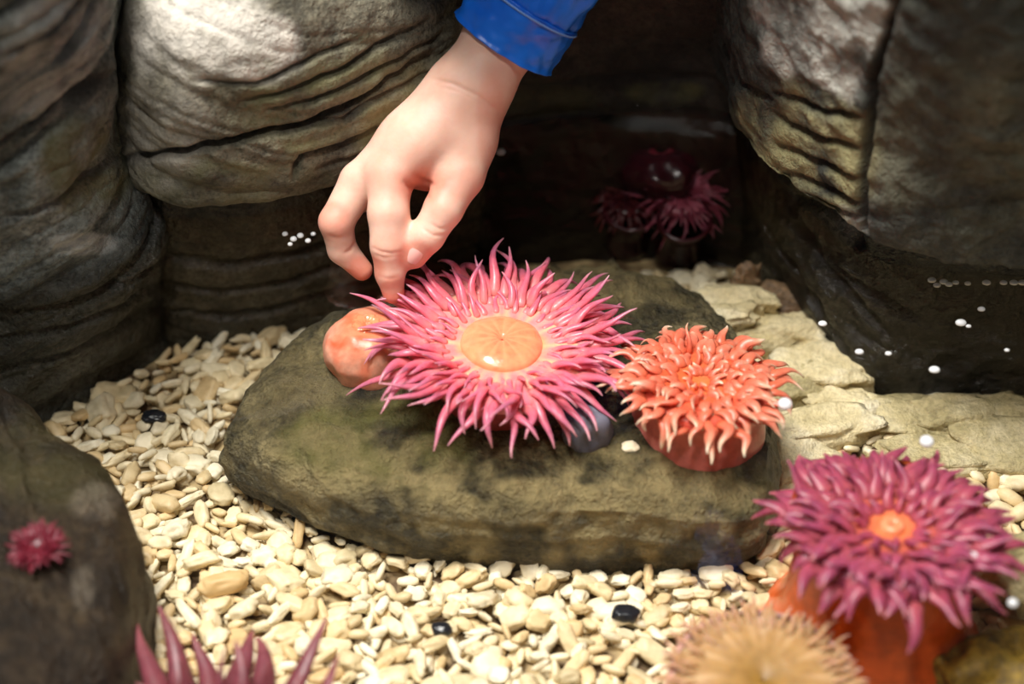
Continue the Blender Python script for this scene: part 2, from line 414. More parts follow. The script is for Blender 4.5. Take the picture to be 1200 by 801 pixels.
def masksE(at, V, pr, N):
    at['algae'] = .5 * blob(pr, 60, 540, 80, 60, V); at['pale'] = .25 * blob(pr, 110, 590, 30, 20, V, .5) + .3 * blob(pr, 95, 690, 15, 30, V, .5)
mound('boulder', [(-260, 420), (-120, 405), (0, 440), (60, 488), (108, 536), (136, 590), (146, 650), (140, 720), (110, 790), (40, 850), (-120, 900), (-260, 860), (-330, 640)], .052,
      [(.97, -.25), (1.04, .1), (1.055, .35), (1.04, .65), (1.0, .88), (.94, 1.0), (.82, 1.07), (.5, 1.12), (0, 1.14)], M_front, amp=(.005, .0012),
      strata=[((1, .5, -.1), 60, .0022, .012)], seed=9.3, dome=.006, lines=[([(118, 560), (112, 620), (90, 700), (60, 790)], 5, .006), ([(140, 600), (138, 660), (118, 740), (100, 800)], 5, .006), ([(128, 580), (126, 640), (104, 720), (80, 800)], 4, .005), ([(150, 640), (146, 700), (134, 760)], 4, .005), ([(60, 660), (50, 720), (20, 790)], 5, .004), ([(90, 640), (75, 710), (45, 790)], 4, .004)], masks=masksE)
tag(COL.objects[-1], 'dark brown wet boulder carrying a small blurred red anemone', 'rock')

# ------------------------------------------------------------------ floor
mF, nt, b = newmat('gravel_floor')
geo = nd(nt, 'ShaderNodeNewGeometry')
vo = nd(nt, 'ShaderNodeTexVoronoi'); vo.inputs['Scale'].default_value = 130; nt.links.new(geo.outputs['Position'], vo.inputs['Vector'])
c = mixc(nt, .6, ramp(nt, vo.outputs['Distance'], [(.2, (205, 180, 132)), (.75, (70, 52, 34))]), vo.outputs['Color'], 'SOFT_LIGHT')
nt.links.new(ramp(nt, vo.outputs['Distance'], [(.2, (196, 172, 126)), (.75, (90, 68, 44))]), b.inputs['Base Color']); b.inputs['Roughness'].default_value = .7
fl = mk('floor', [(-.6, -.45, -.002), (.6, -.45, -.002), (.6, .35, -.002), (-.6, .35, -.002)], [[0, 1, 2, 3]], mF, smooth=False)
fl['kind'] = 'structure'; fl['label'] = 'pale sandy bed under the gravel'

# ------------------------------------------------------------------ pebbles
mP, nt, b = newmat('gravel_stone')
oi = nd(nt, 'ShaderNodeObjectInfo'); geo = nd(nt, 'ShaderNodeNewGeometry'); pos = geo.outputs['Position']
rv = math_(nt, 'FRACT', math_(nt, 'ADD', oi.outputs['Random'], geo.outputs['Random Per Island']))
c = ramp(nt, rv, [(0, (222, 190, 138)), (.12, (236, 216, 172)), (.35, (246, 232, 198)), (.6, (250, 242, 218)), (.8, (240, 224, 184)), (.92, (228, 200, 152)), (1, (208, 194, 156))])
c = mixc(nt, .45, c, ramp(nt, noise(nt, pos, 160, 4, .6), [(.3, (176, 158, 122)), (.6, (255, 255, 255))]), 'MULTIPLY')
nt.links.new(c, b.inputs['Base Color']); b.inputs['Roughness'].default_value = .5
bp = nd(nt, 'ShaderNodeBump'); bp.inputs['Strength'].default_value = .2; bp.inputs['Distance'].default_value = .001
nt.links.new(noise(nt, pos, 500, 3), bp.inputs['Height']); nt.links.new(bp.outputs[0], b.inputs['Normal'])
def simple(name, col, rough=.5, spec=.5, col2=None, scale=80):
    m, nt, b = newmat(name)
    if col2:
        g_ = nd(nt, 'ShaderNodeNewGeometry')
        nt.links.new(ramp(nt, noise(nt, g_.outputs['Position'], scale, 5, .6), [(.35, col), (.65, col2)]), b.inputs['Base Color'])
    else: b.inputs['Base Color'].default_value = lin(col)
    b.inputs['Roughness'].default_value = rough; b.inputs['Specular IOR Level'].default_value = spec
    return m
mBlack = simple('black_stone', (26, 28, 34), .3)
mWhite = simple('white_stone', (240, 232, 208), .5, col2=(220, 200, 160))

import bmesh
def ico(sub):
    bm = bmesh.new(); bmesh.ops.create_icosphere(bm, subdivisions=sub, radius=1)
    V = np.array([v.co[:] for v in bm.verts]); F = np.array([[v.index for v in f.verts] for f in bm.faces]); bm.free(); return V, F
IV3, IF3 = ico(3); IV4, IF4 = ico(4); IV2, IF2 = ico(2)
def lump(dims, seed, rough=.22, box=.75, V=IV3, fr=1.1):
    v = np.sign(V) * np.abs(V) ** box
    v = v / (np.linalg.norm(v, axis=1)[:, None]) * (np.linalg.norm(v, axis=1)[:, None]) ** .8
    v = v * (1 + rough * fbm(V * fr + seed * 7.7, 3))[:, None]
    return v * np.array(dims)
NVAR = 14
variants = []
for k in range(NVAR):
    el = random.uniform(.42, .85) if k % 3 else random.uniform(.26, .4)
    variants.append(lump((1, el, random.uniform(.38, .62) * (el ** .35)), k + .3, rough=.24 if k % 2 else .34, box=.72, fr=1.4))
def rotm(rx, ry, rz):
    cx, sx, cy, sy, cz, sz = math.cos(rx), math.sin(rx), math.cos(ry), math.sin(ry), math.cos(rz), math.sin(rz)
    return np.array([[cz, -sz, 0], [sz, cz, 0], [0, 0, 1]]) @ np.array([[cy, 0, sy], [0, 1, 0], [-sy, 0, cy]]) @ np.array([[1, 0, 0], [0, cx, -sx], [0, sx, cx]])

def inpoly(q, poly):
    x, y = q; ins = False; j = len(poly) - 1
    for i in range(len(poly)):
        xi, yi = poly[i]; xj, yj = poly[j]
        if (yi > y) != (yj > y) and x < (xj - xi) * (y - yi) / (yj - yi) + xi: ins = not ins
        j = i
    return ins
gravel_px = [(60, 500), (215, 405), (300, 395), (380, 385), (420, 360), (800, 320), (870, 320), (930, 370), (1020, 470), (1230, 470), (1230, 860), (100, 860), (150, 760)]
slab_hide = [(245, 520), (300, 440), (380, 380), (700, 320), (850, 360), (905, 470), (908, 600), (885, 672), (690, 674), (430, 646), (330, 596), (265, 556)]
spots = []
cells = {}
cs = .0052
def far_enough(p, r):
    i, j = int(p[0] // cs), int(p[1] // cs)
    for a in range(i - 2, i + 3):
        for b_ in range(j - 2, j + 3):
            for q in cells.get((a, b_), ()):
                if (q[0] - p[0]) ** 2 + (q[1] - p[1]) ** 2 < r * r: return False
    return True
for _ in range(60000):
    q = (random.uniform(40, 1240), random.uniform(310, 870))
    if not inpoly(q, gravel_px) or inpoly(q, slab_hide): continue
    p = P(q[0], q[1], .002)
    r = random.uniform(.0043, .0066)
    if far_enough(p, r):
        cells.setdefault((int(p[0] // cs), int(p[1] // cs)), []).append(p); spots.append((q, p))
pebs = []
for q, p in spots:
    big = random.random()
    s = .0033 + .0030 * random.random() ** 1.6 + (.0022 if big > .93 else 0)
    k = random.randrange(NVAR)
    R = rotm(random.gauss(0, .4), random.gauss(0, .32), random.uniform(0, math.pi) if random.random() < .6 else random.gauss(.2, .5))
    z = .0016 + random.random() * .003
    s_ = s if q[1] > 560 or q[0] < 420 else s * 1.05
    vis = not (q[0] > 925 and 560 < q[1] < 700) and not (q[0] > 820 and q[1] > 690) and not (150 < q[0] < 400 and q[1] > 800) and q[1] < 806 and not (q[0] > 870 and q[1] < 620)
    v = variants[k]; h = np.abs((v * s_) @ R.T)[:, 2].max()
    zz = max(z, h * .55 - .0005)
    t = proj(np.array([p]))[0, 2]
    pebs.append((vis, (s_ / t) ** 2 * (v[:, :2].ptp(0).prod() if hasattr(v, 'ptp') else np.ptp(v[:, 0]) * np.ptp(v[:, 1])), p[:2], zz, s_, k, R))
pebs.sort(key=lambda a: (-a[0], -a[1]))
from mathutils import Matrix
protos = {}
for vis, ar, xy, z, s, k, R in pebs[:300]:
    if k not in protos:
        o = mk('gravel_chip', variants[k], IF3, mP, origin=(0, 0, 0)); protos[k] = o
    else:
        o = protos[k].copy(); COL.objects.link(o)
    Mt = Matrix([list(R[i] * s) + [(xy[0], xy[1], z)[i]] for i in range(3)] + [[0, 0, 0, 1]])
    o.matrix_world = Mt
    tag(o, 'pale cream chip of gravel lying loose on the pool bed', 'pebble', 'loose cream gravel chips on the pool bed')
VV, FF = [], []; off = 0
def addm(v, f):
    global off
    VV.append(v); FF.append(f + off); off += len(v)
low = [lump((1, np.ptp(v[:, 1]) / 2, np.ptp(v[:, 2]) / 2), i + .9, V=IV2, box=.8) for i, v in enumerate(variants)]
for vis, ar, xy, z, s, k, R in pebs[300:]:
    addm((low[k] * s) @ R.T + np.array([xy[0], xy[1], z]), IF2)
for q, p in spots:                       # the layer below, seen in the gaps
    k = random.randrange(NVAR); s = random.uniform(.003, .005)
    addm((low[k] * s) @ rotm(random.gauss(0, .3), random.gauss(0, .3), random.uniform(0, 3)).T + np.array([p[0] + random.uniform(-.004, .004), p[1] + random.uniform(-.004, .004), -.0005]), IF2)
g_ = mk('gravel', np.concatenate(VV), np.concatenate(FF), mP, origin=(0, 0, 0))
tag(g_, 'bed of small pale cream gravel around the flat stone', 'gravel', kind='stuff')

def single_peb(px, py, dims, mat, name, label, z=.004, seed=1., rz=0, cat='pebble', V=IV4, F=IF4, rough=.2, box=.8, fr=1.1, tilt=(0, 0)):
    v = lump(dims, seed, rough, box, V=V, fr=fr) @ rotm(tilt[0], tilt[1], rz).T
    p = P(px, py, z); v = v + p
    o = mk(name, v, F, mat, attrs={'crack': np.zeros(len(v)), 'pale': np.zeros(len(v)), 'algae': np.zeros(len(v))}); tag(o, label, cat); return o
single_peb(180, 488, (.0045, .003, .002), mBlack, 'pebble', 'black pebble on the gravel between the flat stone and the wet boulders', .006, 2.)
single_peb(733, 719, (.0048, .0032, .0024), mBlack, 'pebble', 'black pebble on the gravel in front of the middle of the flat stone', .006, 3.)
single_peb(517, 737, (.0034, .0026, .002), mBlack, 'pebble', 'small black pebble on the gravel below the spiky pink anemone', .006, 4.)
single_peb(738, 525, (.0034, .0026, .0024), mWhite, 'pebble', 'tiny white pebble beside the base of the coral orange anemone', SLAB_Z + .004, 5.)
single_peb(181, 738, (.0078, .0058, .005), mWhite, 'pebble', 'large whitish pebble at the foot of the brown boulder', .006, 6.)
single_peb(262, 684, (.009, .0042, .004), simple('tan_stone', (226, 196, 146), .5, col2=(205, 168, 112)), 'pebble', 'long tan pebble on the gravel right of the brown boulder', .007, 7., .35)

# ------------------------------------------------------------------ pale crusted stones on the right
mCr = rock_mat('crusted_stone', (206, 192, 146), (246, 234, 194), (254, 249, 228), algae=(150, 140, 90), wet_z=.2, wetmul=1.0, wet_rough=.45, scale=2.2, bump=.6, speck=.35)
mOl = rock_mat('olive_stone', (160, 150, 108), (212, 200, 156), (238, 228, 192), algae=(150, 140, 90), wet_z=.2, wetmul=1.0, wet_rough=.45, scale=2.2, bump=.6, speck=.5)
mBr = rock_mat('brown_stone', (120, 92, 66), (170, 140, 108), (196, 170, 136), wet_z=.2, wetmul=.85, wet_rough=.5, scale=2)
stones = [
    (908, 356, .012, .009, .008, mBr, 'round brown stone against the foot of the cracked boulder', .012),
    (862, 352, .017, .006, .005, mCr, 'thin whitish stone behind the coral orange anemone', .018),
    (845, 372, .014, .006, .005, mCr, 'small whitish stone peeking over the tentacles of the coral orange anemone', .020),
    (917, 392, .019, .010, .008, mCr, 'pale yellow stone below the round brown stone', .010),
    (966, 436, .022, .012, .008, mCr, 'pale yellow stone touching the foot of the cracked boulder', .008),
    (932, 452, .018, .011, .008, mOl, 'olive cream stone under the white bubble beside the orange anemone', .006),
    (985, 476, .014, .009, .006, mCr, 'cream stone ending at the corner of the cracked boulder', .006),
    (952, 505, .026, .010, .007, mCr, 'long cream stone behind the shaggy purple anemone', .006),
    (925, 545, .018, .013, .007, mCr, 'cream stone between the flat stone and the purple anemone', .004),
    (1052, 492, .028, .012, .006, mOl, 'flat olive stone under the bubble near the cracked boulder', .004),
    (1128, 488, .022, .009, .007, mOl, 'broad olive stone along the foot of the cracked boulder', .006),
    (1180, 520, .026, .013, .006, mOl, 'flat olive stone at the edge of the photo above the purple anemone', .005),
    (1105, 535, .030, .013, .005, mOl, 'olive stone partly behind the purple tentacles', .004),
    (875, 335, .006, .004, .010, mBr, 'small upright brown stub behind the pale stones', .016),
]
for i, (x, y, a, b_, c_, m_, lab, z) in enumerate(stones):
    single_peb(x, y, (a, b_, c_), m_, 'stone', lab, z, 20 + i * 1.7, random.uniform(-.25, .25), 'stone', rough=.34, box=.7, fr=1.6)
single_peb(688, 503, (.0085, .0075, .010), simple('grey_blur_lump', (122, 122, 138), .45, col2=(96, 96, 110)), 'stone', 'smooth bluish grey lump standing in for a blurred reflection between the two big anemones', SLAB_Z + .007, 63., .3, 'stone', rough=.15)  # added lump in place of a grey blur taken for a water reflection
mYel = rock_mat('yellow_stone', (96, 74, 20), (160, 128, 40), (196, 168, 70), wet_z=.2, wetmul=.9, wet_rough=.4, scale=2)
single_peb(1165, 800, (.022, .016, .017), mYel, 'stone', 'yellow green stone beside the orange column of the purple anemone', .012, 55., .3, 'stone', rough=.3, box=.75, fr=1.8)
single_peb(1205, 678, (.016, .014, .014), mOl, 'stone', 'grey green stone at the edge of the photo by the purple tentacles', .02, 57., .3, 'stone', rough=.3)

# ------------------------------------------------------------------ anemones
def tube(path, rad, sides=8, flat=1.0, up=None):
    path = np.asarray(path); n = len(path)
    T = np.gradient(path, axis=0); T /= np.linalg.norm(T, axis=1)[:, None] + 1e-12
    a = np.array([0, 0, 1.0]) if abs(T[0][2]) < .9 else np.array([1.0, 0, 0])
    ang = np.linspace(0, 2 * np.pi, sides, endpoint=False); V = []; Nn = a
    for i in range(n):
        Nn = Nn - (Nn @ T[i]) * T[i]; Nn /= np.linalg.norm(Nn) + 1e-12
        B = np.cross(T[i], Nn)
        V.append(path[i] + rad[i] * (np.cos(ang)[:, None] * B + flat * np.sin(ang)[:, None] * Nn))
    V = np.concatenate(V + [[path[0]], [path[-1] + T[-1] * rad[-1] * .6]])
    F = [list(f) for f in grid_faces(n, sides, True).tolist()]
    a0 = n * sides
    for j in range(sides):
        F.append([(j + 1) % sides, j, a0]); F.append([(n - 1) * sides + j, (n - 1) * sides + (j + 1) % sides, a0 + 1])
    t = np.concatenate([np.repeat(np.linspace(0, 1, n), sides), [0, 1]])
    return V, F, t
def tentacle_path(p0, rad, up, L, e0, e1, side, n=11, wav=0., ph=0., tang=None):
    """leaves p0 outward with elevation e0 bending to e1, swinging sideways by side (rad)"""
    pts = [np.array(p0, float)]; ds = L / (n - 1)
    for i in range(n - 1):
        s = i / (n - 2); e = e0 + (e1 - e0) * s; y = side * s + wav * math.sin(ph + s * 6)
        d = math.cos(e) * (math.cos(y) * rad + math.sin(y) * tang) + math.sin(e) * up
        pts.append(pts[-1] + d * ds)
    return np.array(pts)
def revolve(base, frame, prof, n=64, wob=0., seed=0., ribs=0, ribamp=0.):
    """prof: [(radius, height)] in the local frame"""
    X, Y, Z = frame; prof = np.array(prof, float)
    m = 40; L = np.concatenate([[0], np.cumsum(np.linalg.norm(np.diff(prof, axis=0), axis=1))])
    pr_ = catmull(prof, m); a = np.linspace(0, 2 * np.pi, n, endpoint=False)
    V = []
    for r, h in pr_:
        r = max(r, 1e-5)
        ring = base + r * (np.cos(a)[:, None] * X + np.sin(a)[:, None] * Y) + h * Z
        ring = ring + (ribamp * np.cos(ribs * a) * r)[:, None] * (np.cos(a)[:, None] * X + np.sin(a)[:, None] * Y)
        V.append(ring)
    V = np.concatenate(V); F = grid_faces(m, n, True); Nn = vnormals(V, F)
    if wob: V = V + Nn * (wob * fbm(V * 60 + seed, 3))[:, None]
    return V, F, np.repeat(np.linspace(0, 1, m), n), np.tile(a, m)
def frame_for(tilt_x, tilt_y):
    R = rotm(tilt_x, tilt_y, 0); return R[:, 0], R[:, 1], R[:, 2]

def anemone(label, c, base_z, prof_col, disc_prof, rows, mats, tilt=(0, 0), group=None, seed=0, mouth=None, wob=.0006, limit=100, dome_clear=None, name='sea_anemone'):
    """c: crown centre; rows: [(count, radius, length, e0, e1, root radius, wav, flat)]"""
    rnd = random.Random(seed); c = np.array(c, float)
    root = empty(name, (c[0], c[1], base_z)); tag(root, label, 'sea anemone', group)
    X, Y, Z = frame_for(*tilt)
    mcol, mdisc, mten, mmouth = mats
    V, F, t, a = revolve(np.array([c[0], c[1], base_z]), (np.array([1., 0, 0]), np.array([0, 1., 0]), np.array([0, 0, 1.])), prof_col, wob=wob, seed=seed)
    # shear the column so that its top meets the tilted crown
    hh = c[2] - base_z; k = np.clip((V[:, 2] - base_z) / max(hh, 1e-4), 0, 1.2)
    loc = V - np.array([c[0], c[1], base_z]); tl = loc[:, :1] * X + loc[:, 1:2] * Y + loc[:, 2:3] * Z * 1.0
    V = np.array([c[0], c[1], base_z]) + loc * (1 - k[:, None]) + (tl + np.array([0, 0, 0])) * k[:, None]
    mk('column', V, F, mcol, root, attrs={'t': t, 'vein': np.clip(np.cos(a * 24) * .5, 0, 1) * .4})
    V, F, t, a = revolve(c, (X, Y, Z), disc_prof, wob=wob * .6, seed=seed + 3)
    rr = np.linalg.norm((V - c) - ((V - c) @ Z)[:, None] * Z, axis=1)
    mk('oral_disc', V, F, mdisc, root, attrs={'t': np.clip(rr / rr.max(), 0, 1), 'vein': np.clip(np.cos(a * 26) * 1.4 - .5, 0, 1) * sm(.3, .6, rr / rr.max())})
    if mouth:
        V, F, t, a = revolve(c, (X, Y, Z), mouth, wob=wob, seed=seed + 5)
        V = c + (V - c) * np.array([1, 1, 1]); mk('mouth', V, F, mmouth, root, attrs={'t': 1 - t, 'vein': np.clip(np.cos(a * 13) - .2, 0, 1) * .5})
    items = []
    for (cnt, r, L, e0, e1, r0, wav, flat) in rows:
        ph0 = rnd.random() * 6
        for i in range(cnt):
            th = ph0 + 2 * math.pi * (i + rnd.uniform(-.35, .35)) / cnt
            rad = math.cos(th) * X + math.sin(th) * Y; tang = np.cross(Z, rad)
            q = r * rnd.uniform(.92, 1.07); l = L * rnd.uniform(.68, 1.22)
            ee0 = e0 + rnd.gauss(0, .2); ee1 = e1 + rnd.gauss(0, .32)
            lo, hi = disc_prof[0], None
            zr = np.interp(q, [p_[0] for p_ in disc_prof[::-1]] if disc_prof[0][0] > disc_prof[-1][0] else [p_[0] for p_ in disc_prof], [p_[1] for p_ in disc_prof[::-1]] if disc_prof[0][0] > disc_prof[-1][0] else [p_[1] for p_ in disc_prof])
            p0 = c + q * rad + (zr - .0006) * Z
            path = tentacle_path(p0, rad, Z, l, ee0, ee1, rnd.gauss(0, .5), wav=wav * rnd.uniform(.5, 1.3), ph=rnd.random() * 6, tang=tang)
            path[:, 2] = np.maximum(path[:, 2], base_z + .0015)
            s = np.linspace(0, 1, len(path)); rt = r0 * rnd.uniform(.85, 1.15) * (np.clip(1 - s ** 1.35, 0, 1) * .92 + .10)
            rt[0] *= .8
            items.append((tube(path, rt, flat=flat), l * r0 * (1.3 - .3 * math.sin(th))))
    items.sort(key=lambda a_: -a_[1])
    for (V, F, t), _ in items[:limit]:
        mk('tentacle', V, F, mten, root, attrs={'t': t, 'vein': np.zeros(len(t))})
    if len(items) > limit:
        VV, FF, TT = [], [], []; o_ = 0
        for (V, F, t), _ in items[limit:]:
            VV.append(V); TT.append(t); FF += [[i + o_ for i in f] for f in F]; o_ += len(V)
        o = mk('tentacle_fringe', np.concatenate(VV), FF, mten, root, attrs={'t': np.concatenate(TT), 'vein': np.zeros(o_)}); o['kind'] = 'stuff'
    return root

m_pink = flesh('pink_tentacle', [(0, (242, 150, 148)), (.35, (230, 112, 132)), (.75, (200, 112, 142)), (1, (222, 150, 162))], .3, sss=.3)
m_pinkdisc = flesh('pink_disc', [(0, (250, 160, 110)), (.38, (250, 176, 124)), (.5, (244, 150, 150)), (1, (230, 120, 142))], .3, vein=(255, 196, 150))
m_pinkcol = flesh('rosy_column', [(0, (150, 62, 56)), (.5, (196, 92, 92)), (1, (214, 110, 120))], .4)
m_mouth = flesh('orange_mouth', [(0, (242, 142, 104)), (.5, (244, 148, 106)), (1, (246, 164, 118))], .22, vein=(250, 176, 130))
pc = P(588, 404, .055)
anemone('spiky pink anemone with orange centre on the flat stone below the hand', pc, SLAB_Z - .001,
        [(.020, -.001), (.024, .001), (.025, .006), (.026, .012), (.030, .018), (.033, .0205), (.030, .0215)],
        [(.0335, -.003), (.032, .0005), (.027, .0015), (.020, .001), (.014, .0), (.010, .0003), (.005, .0005), (.0005, .0005)],
        [(62, .0315, .0250, .34, -.55, .0022, .22, .7), (52, .027, .0215, .58, -.05, .0021, .26, .7), (44, .0225, .017, .55, .05, .0018, .26, .7), (34, .0185, .011, .5, .1, .0013, .15, .7)],
        (m_pinkcol, m_pinkdisc, m_pink, m_mouth), tilt=(-.03, .05), seed=3,
        mouth=[(.0148, .0000), (.0140, .0016), (.0112, .0032), (.0080, .0039), (.0045, .0039), (.0020, .0034), (.0006, .0022)])

# the closed orange anemone the finger presses
m_closed = flesh('closed_anemone_skin', [(0, (236, 130, 96)), (.35, (244, 156, 130)), (.62, (246, 178, 152)), (1, (238, 120, 70))], .35, vein=(228, 108, 72))
cc = P(432, 402, .046)
root = empty('sea_anemone', (cc[0], cc[1], SLAB_Z)); tag(root, 'closed smooth orange anemone under the pointing fingertip beside the spiky pink one', 'sea anemone')
V, F, t, a = revolve(np.array([cc[0], cc[1], SLAB_Z]), (np.array([1., 0, 0]), np.array([0, 1., 0]), np.array([0, 0, 1.])),
                     [(.0005, -.002), (.013, -.0015), (.0158, .002), (.0165, .008), (.0155, .014), (.0125, .0185), (.008, .0208), (.0035, .0212), (.0006, .0195)], wob=.0016, seed=4, ribs=9, ribamp=.02)
mk('body', V, F, m_closed, root, attrs={'t': t, 'vein': np.clip(fbm(V * 130, 3) * 1.6 - .1, 0, 1)})
V, F, t, a = revolve(np.array([cc[0], cc[1], SLAB_Z + .0195]), (np.array([1., 0, 0]), np.array([0, 1., 0]), np.array([0, 0, 1.])), [(.0062, -.001), (.0060, .0016), (.0042, .0030), (.002, .0022), (.0006, .0002)], wob=.0006, seed=8, ribs=11, ribamp=.06)
mk('closed_mouth', V, F, m_mouth, root, attrs={'t': t, 'vein': t * 0})

m_cor = flesh('coral_tentacle', [(0, (216, 104, 70)), (.45, (222, 122, 98)), (.7, (230, 152, 126)), (.95, (246, 218, 190))], .36, sss=.3)
m_cordisc = flesh('coral_disc', [(0, (236, 124, 70)), (.6, (226, 100, 66)), (1, (216, 90, 76))], .35)
m_corcol = flesh('coral_column', [(0, (196, 98, 92)), (.5, (216, 126, 116)), (1, (214, 108, 92))], .35)
qc = P(822, 446, .056)
anemone('coral orange frilly anemone with pale tips on the end of the flat stone', qc, SLAB_Z - .002,
        [(.023, -.001), (.0245, .002), (.0235, .008), (.0215, .015), (.023, .0205), (.021, .022)],
        [(.0250, -.003), (.0235, .0005), (.016, .002), (.010, .001), (.005, .0), (.0005, -.001)],
        [(44, .0238, .0140, .35, -.8, .0024, .55, .5), (36, .019, .0125, .75, -.8, .0026, .6, .45), (30, .0145, .010, .9, -.6, .0025, .6, .45), (24, .009, .008, .9, -.4, .0022, .6, .45), (12, .004, .006, 1.1, .0, .0018, .5, .5)],
        (m_corcol, m_cordisc, m_cor, m_mouth), tilt=(-.10, .04), seed=9)

m_pur = flesh('purple_tentacle', [(0, (176, 84, 92)), (.4, (168, 74, 98)), (.8, (144, 62, 92)), (1, (190, 112, 122))], .4)
m_purdisc = flesh('purple_disc', [(0, (240, 150, 80)), (.3, (220, 110, 80)), (.6, (150, 60, 84)), (1, (140, 56, 86))], .4)
m_purcol = flesh('orange_column', [(0, (244, 150, 110)), (.22, (232, 104, 44)), (.6, (206, 84, 26)), (1, (160, 66, 34))], .3)
uc = P(1046, 620, .058)
anemone('large shaggy purple anemone on a tall orange column', uc, .0,
        [(.036, -.001), (.038, .003), (.034, .009), (.030, .022), (.028, .040), (.029, .054), (.030, .058), (.027, .0585)],
        [(.030, -.003), (.029, .001), (.024, .002), (.016, .002), (.008, .001), (.0005, .0)],
        [(42, .0285, .0150, .20, -.55, .0034, .3, .5), (38, .0245, .0145, .50, -.2, .0034, .35, .5), (32, .019, .0135, .65, -.1, .0031, .35, .5), (24, .0135, .012, .8, .0, .0027, .35, .5), (16, .008, .009, 1.0, .2, .0022, .3, .6)],
        (m_purcol, m_purdisc, m_pur, m_mouth), tilt=(-.12, -.02), seed=21, mouth=[(.0040, .0), (.0036, .002), (.0024, .0028), (.001, .002), (.0004, .0008)])

m_bei = flesh('beige_tentacle', [(0, (170, 130, 80)), (.45, (190, 146, 104)), (.8, (204, 150, 128)), (1, (214, 164, 152))], .45)  # beige tentacles and disc dulled to stand in for shade
m_beidisc = flesh('beige_disc', [(0, (150, 112, 46)), (.5, (176, 136, 84)), (1, (192, 150, 112))], .45, vein=(204, 168, 126))
bc = P(893, 806, .038)
anemone('beige anemone with soft pinkish fringe in front of the purple one', bc, .0,
        [(.024, -.001), (.026, .004), (.024, .014), (.025, .030), (.029, .039), (.027, .041)],
        [(.029, -.002), (.028, .001), (.021, .005), (.013, .0062), (.006, .0055), (.0005, .004)],
        [(60, .0265, .0070, .35, -.5, .0013, .15, .6), (54, .0235, .0085, .5, -.2, .0012, .15, .6), (40, .019, .007, .5, .0, .0011, .15, .6)],
        (m_bei, m_beidisc, m_bei, m_mouth), seed=31)

m_mag = flesh('plum_tentacle', [(0, (118, 56, 62)), (.5, (124, 60, 72)), (1, (142, 80, 86))], .4)
mc = P(250, 898, .034)
anemone('plum anemone with broad pointed tentacles cut off by the bottom edge', mc, .0,
        [(.020, -.001), (.022, .004), (.020, .014), (.021, .026), (.024, .033), (.022, .035)],
        [(.0245, -.002), (.023, .001), (.015, .002), (.007, .001), (.0005, .0)],
        [(22, .0285, .030, .40, .25, .0044, .12, .5), (18, .019, .020, .85, .6, .0038, .12, .5), (12, .012, .016, 1.0, .8, .0032, .1, .5)],
        (m_mag, m_mag, m_mag, m_mouth), seed=41)

m_red = flesh('dark_red_tentacle', [(0, (92, 20, 32)), (.6, (116, 30, 46)), (1, (136, 44, 62))], .4)
rc = P(44, 640, .064)
anemone('small dark red anemone on the brown boulder', rc, .054,
        [(.0045, -.003), (.005, .001), (.0045, .005), (.006, .009), (.005, .0105)],
        [(.006, -.001), (.005, .0008), (.002, .0005), (.0003, .0)],
        [(40, .0052, .0052, .35, -.2, .0008, .2, .7), (30, .0042, .0048, .8, .3, .0008, .2, .7), (16, .0025, .004, 1.1, .7, .0007, .2, .7)],
        (m_red, m_red, m_red, m_mouth), seed=51)

m_bk = flesh('shaded_rose_tentacle', [(0, (100, 28, 44)), (.5, (136, 58, 78)), (1, (160, 88, 104))], .4)  # rose dimmed, with the shade at the rear put into the colour
m_bkcol = flesh('shaded_maroon_body', [(0, (36, 11, 16)), (.5, (46, 13, 20)), (1, (62, 18, 28))], .25)  # maroon darkened to stand in for shade by the rear wall
m_dull = flesh('shaded_red_tentacle', [(0, (62, 18, 22)), (.6, (84, 26, 30)), (1, (104, 40, 46))], .4)  # red-brown made darker for the same painted shade
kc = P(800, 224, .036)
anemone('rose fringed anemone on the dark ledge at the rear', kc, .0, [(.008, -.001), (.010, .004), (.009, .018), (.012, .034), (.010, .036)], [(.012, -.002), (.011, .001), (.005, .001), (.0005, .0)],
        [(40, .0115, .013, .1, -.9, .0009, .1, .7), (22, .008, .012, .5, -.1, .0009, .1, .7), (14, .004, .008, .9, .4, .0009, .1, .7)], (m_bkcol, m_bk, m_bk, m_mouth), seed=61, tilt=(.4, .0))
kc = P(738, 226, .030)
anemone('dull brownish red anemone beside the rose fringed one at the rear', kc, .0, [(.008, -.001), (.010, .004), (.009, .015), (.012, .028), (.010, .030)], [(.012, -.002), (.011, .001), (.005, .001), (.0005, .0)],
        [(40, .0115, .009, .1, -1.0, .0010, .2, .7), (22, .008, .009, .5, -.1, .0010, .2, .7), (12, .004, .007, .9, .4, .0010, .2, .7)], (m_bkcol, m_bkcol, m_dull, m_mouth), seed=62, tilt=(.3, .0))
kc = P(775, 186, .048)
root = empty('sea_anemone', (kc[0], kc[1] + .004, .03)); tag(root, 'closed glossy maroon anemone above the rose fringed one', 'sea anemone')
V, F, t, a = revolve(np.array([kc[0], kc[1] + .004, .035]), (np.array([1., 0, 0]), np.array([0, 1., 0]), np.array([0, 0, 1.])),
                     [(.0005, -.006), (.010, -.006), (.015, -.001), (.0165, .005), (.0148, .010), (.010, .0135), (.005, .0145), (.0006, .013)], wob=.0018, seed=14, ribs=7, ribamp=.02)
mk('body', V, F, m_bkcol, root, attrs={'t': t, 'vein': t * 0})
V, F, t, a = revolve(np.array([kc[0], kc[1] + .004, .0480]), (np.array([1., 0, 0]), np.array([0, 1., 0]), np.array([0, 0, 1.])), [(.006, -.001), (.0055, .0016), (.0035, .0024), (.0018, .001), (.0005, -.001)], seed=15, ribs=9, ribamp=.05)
mk('closed_mouth', V, F, m_red, root, attrs={'t': t, 'vein': t * 0})

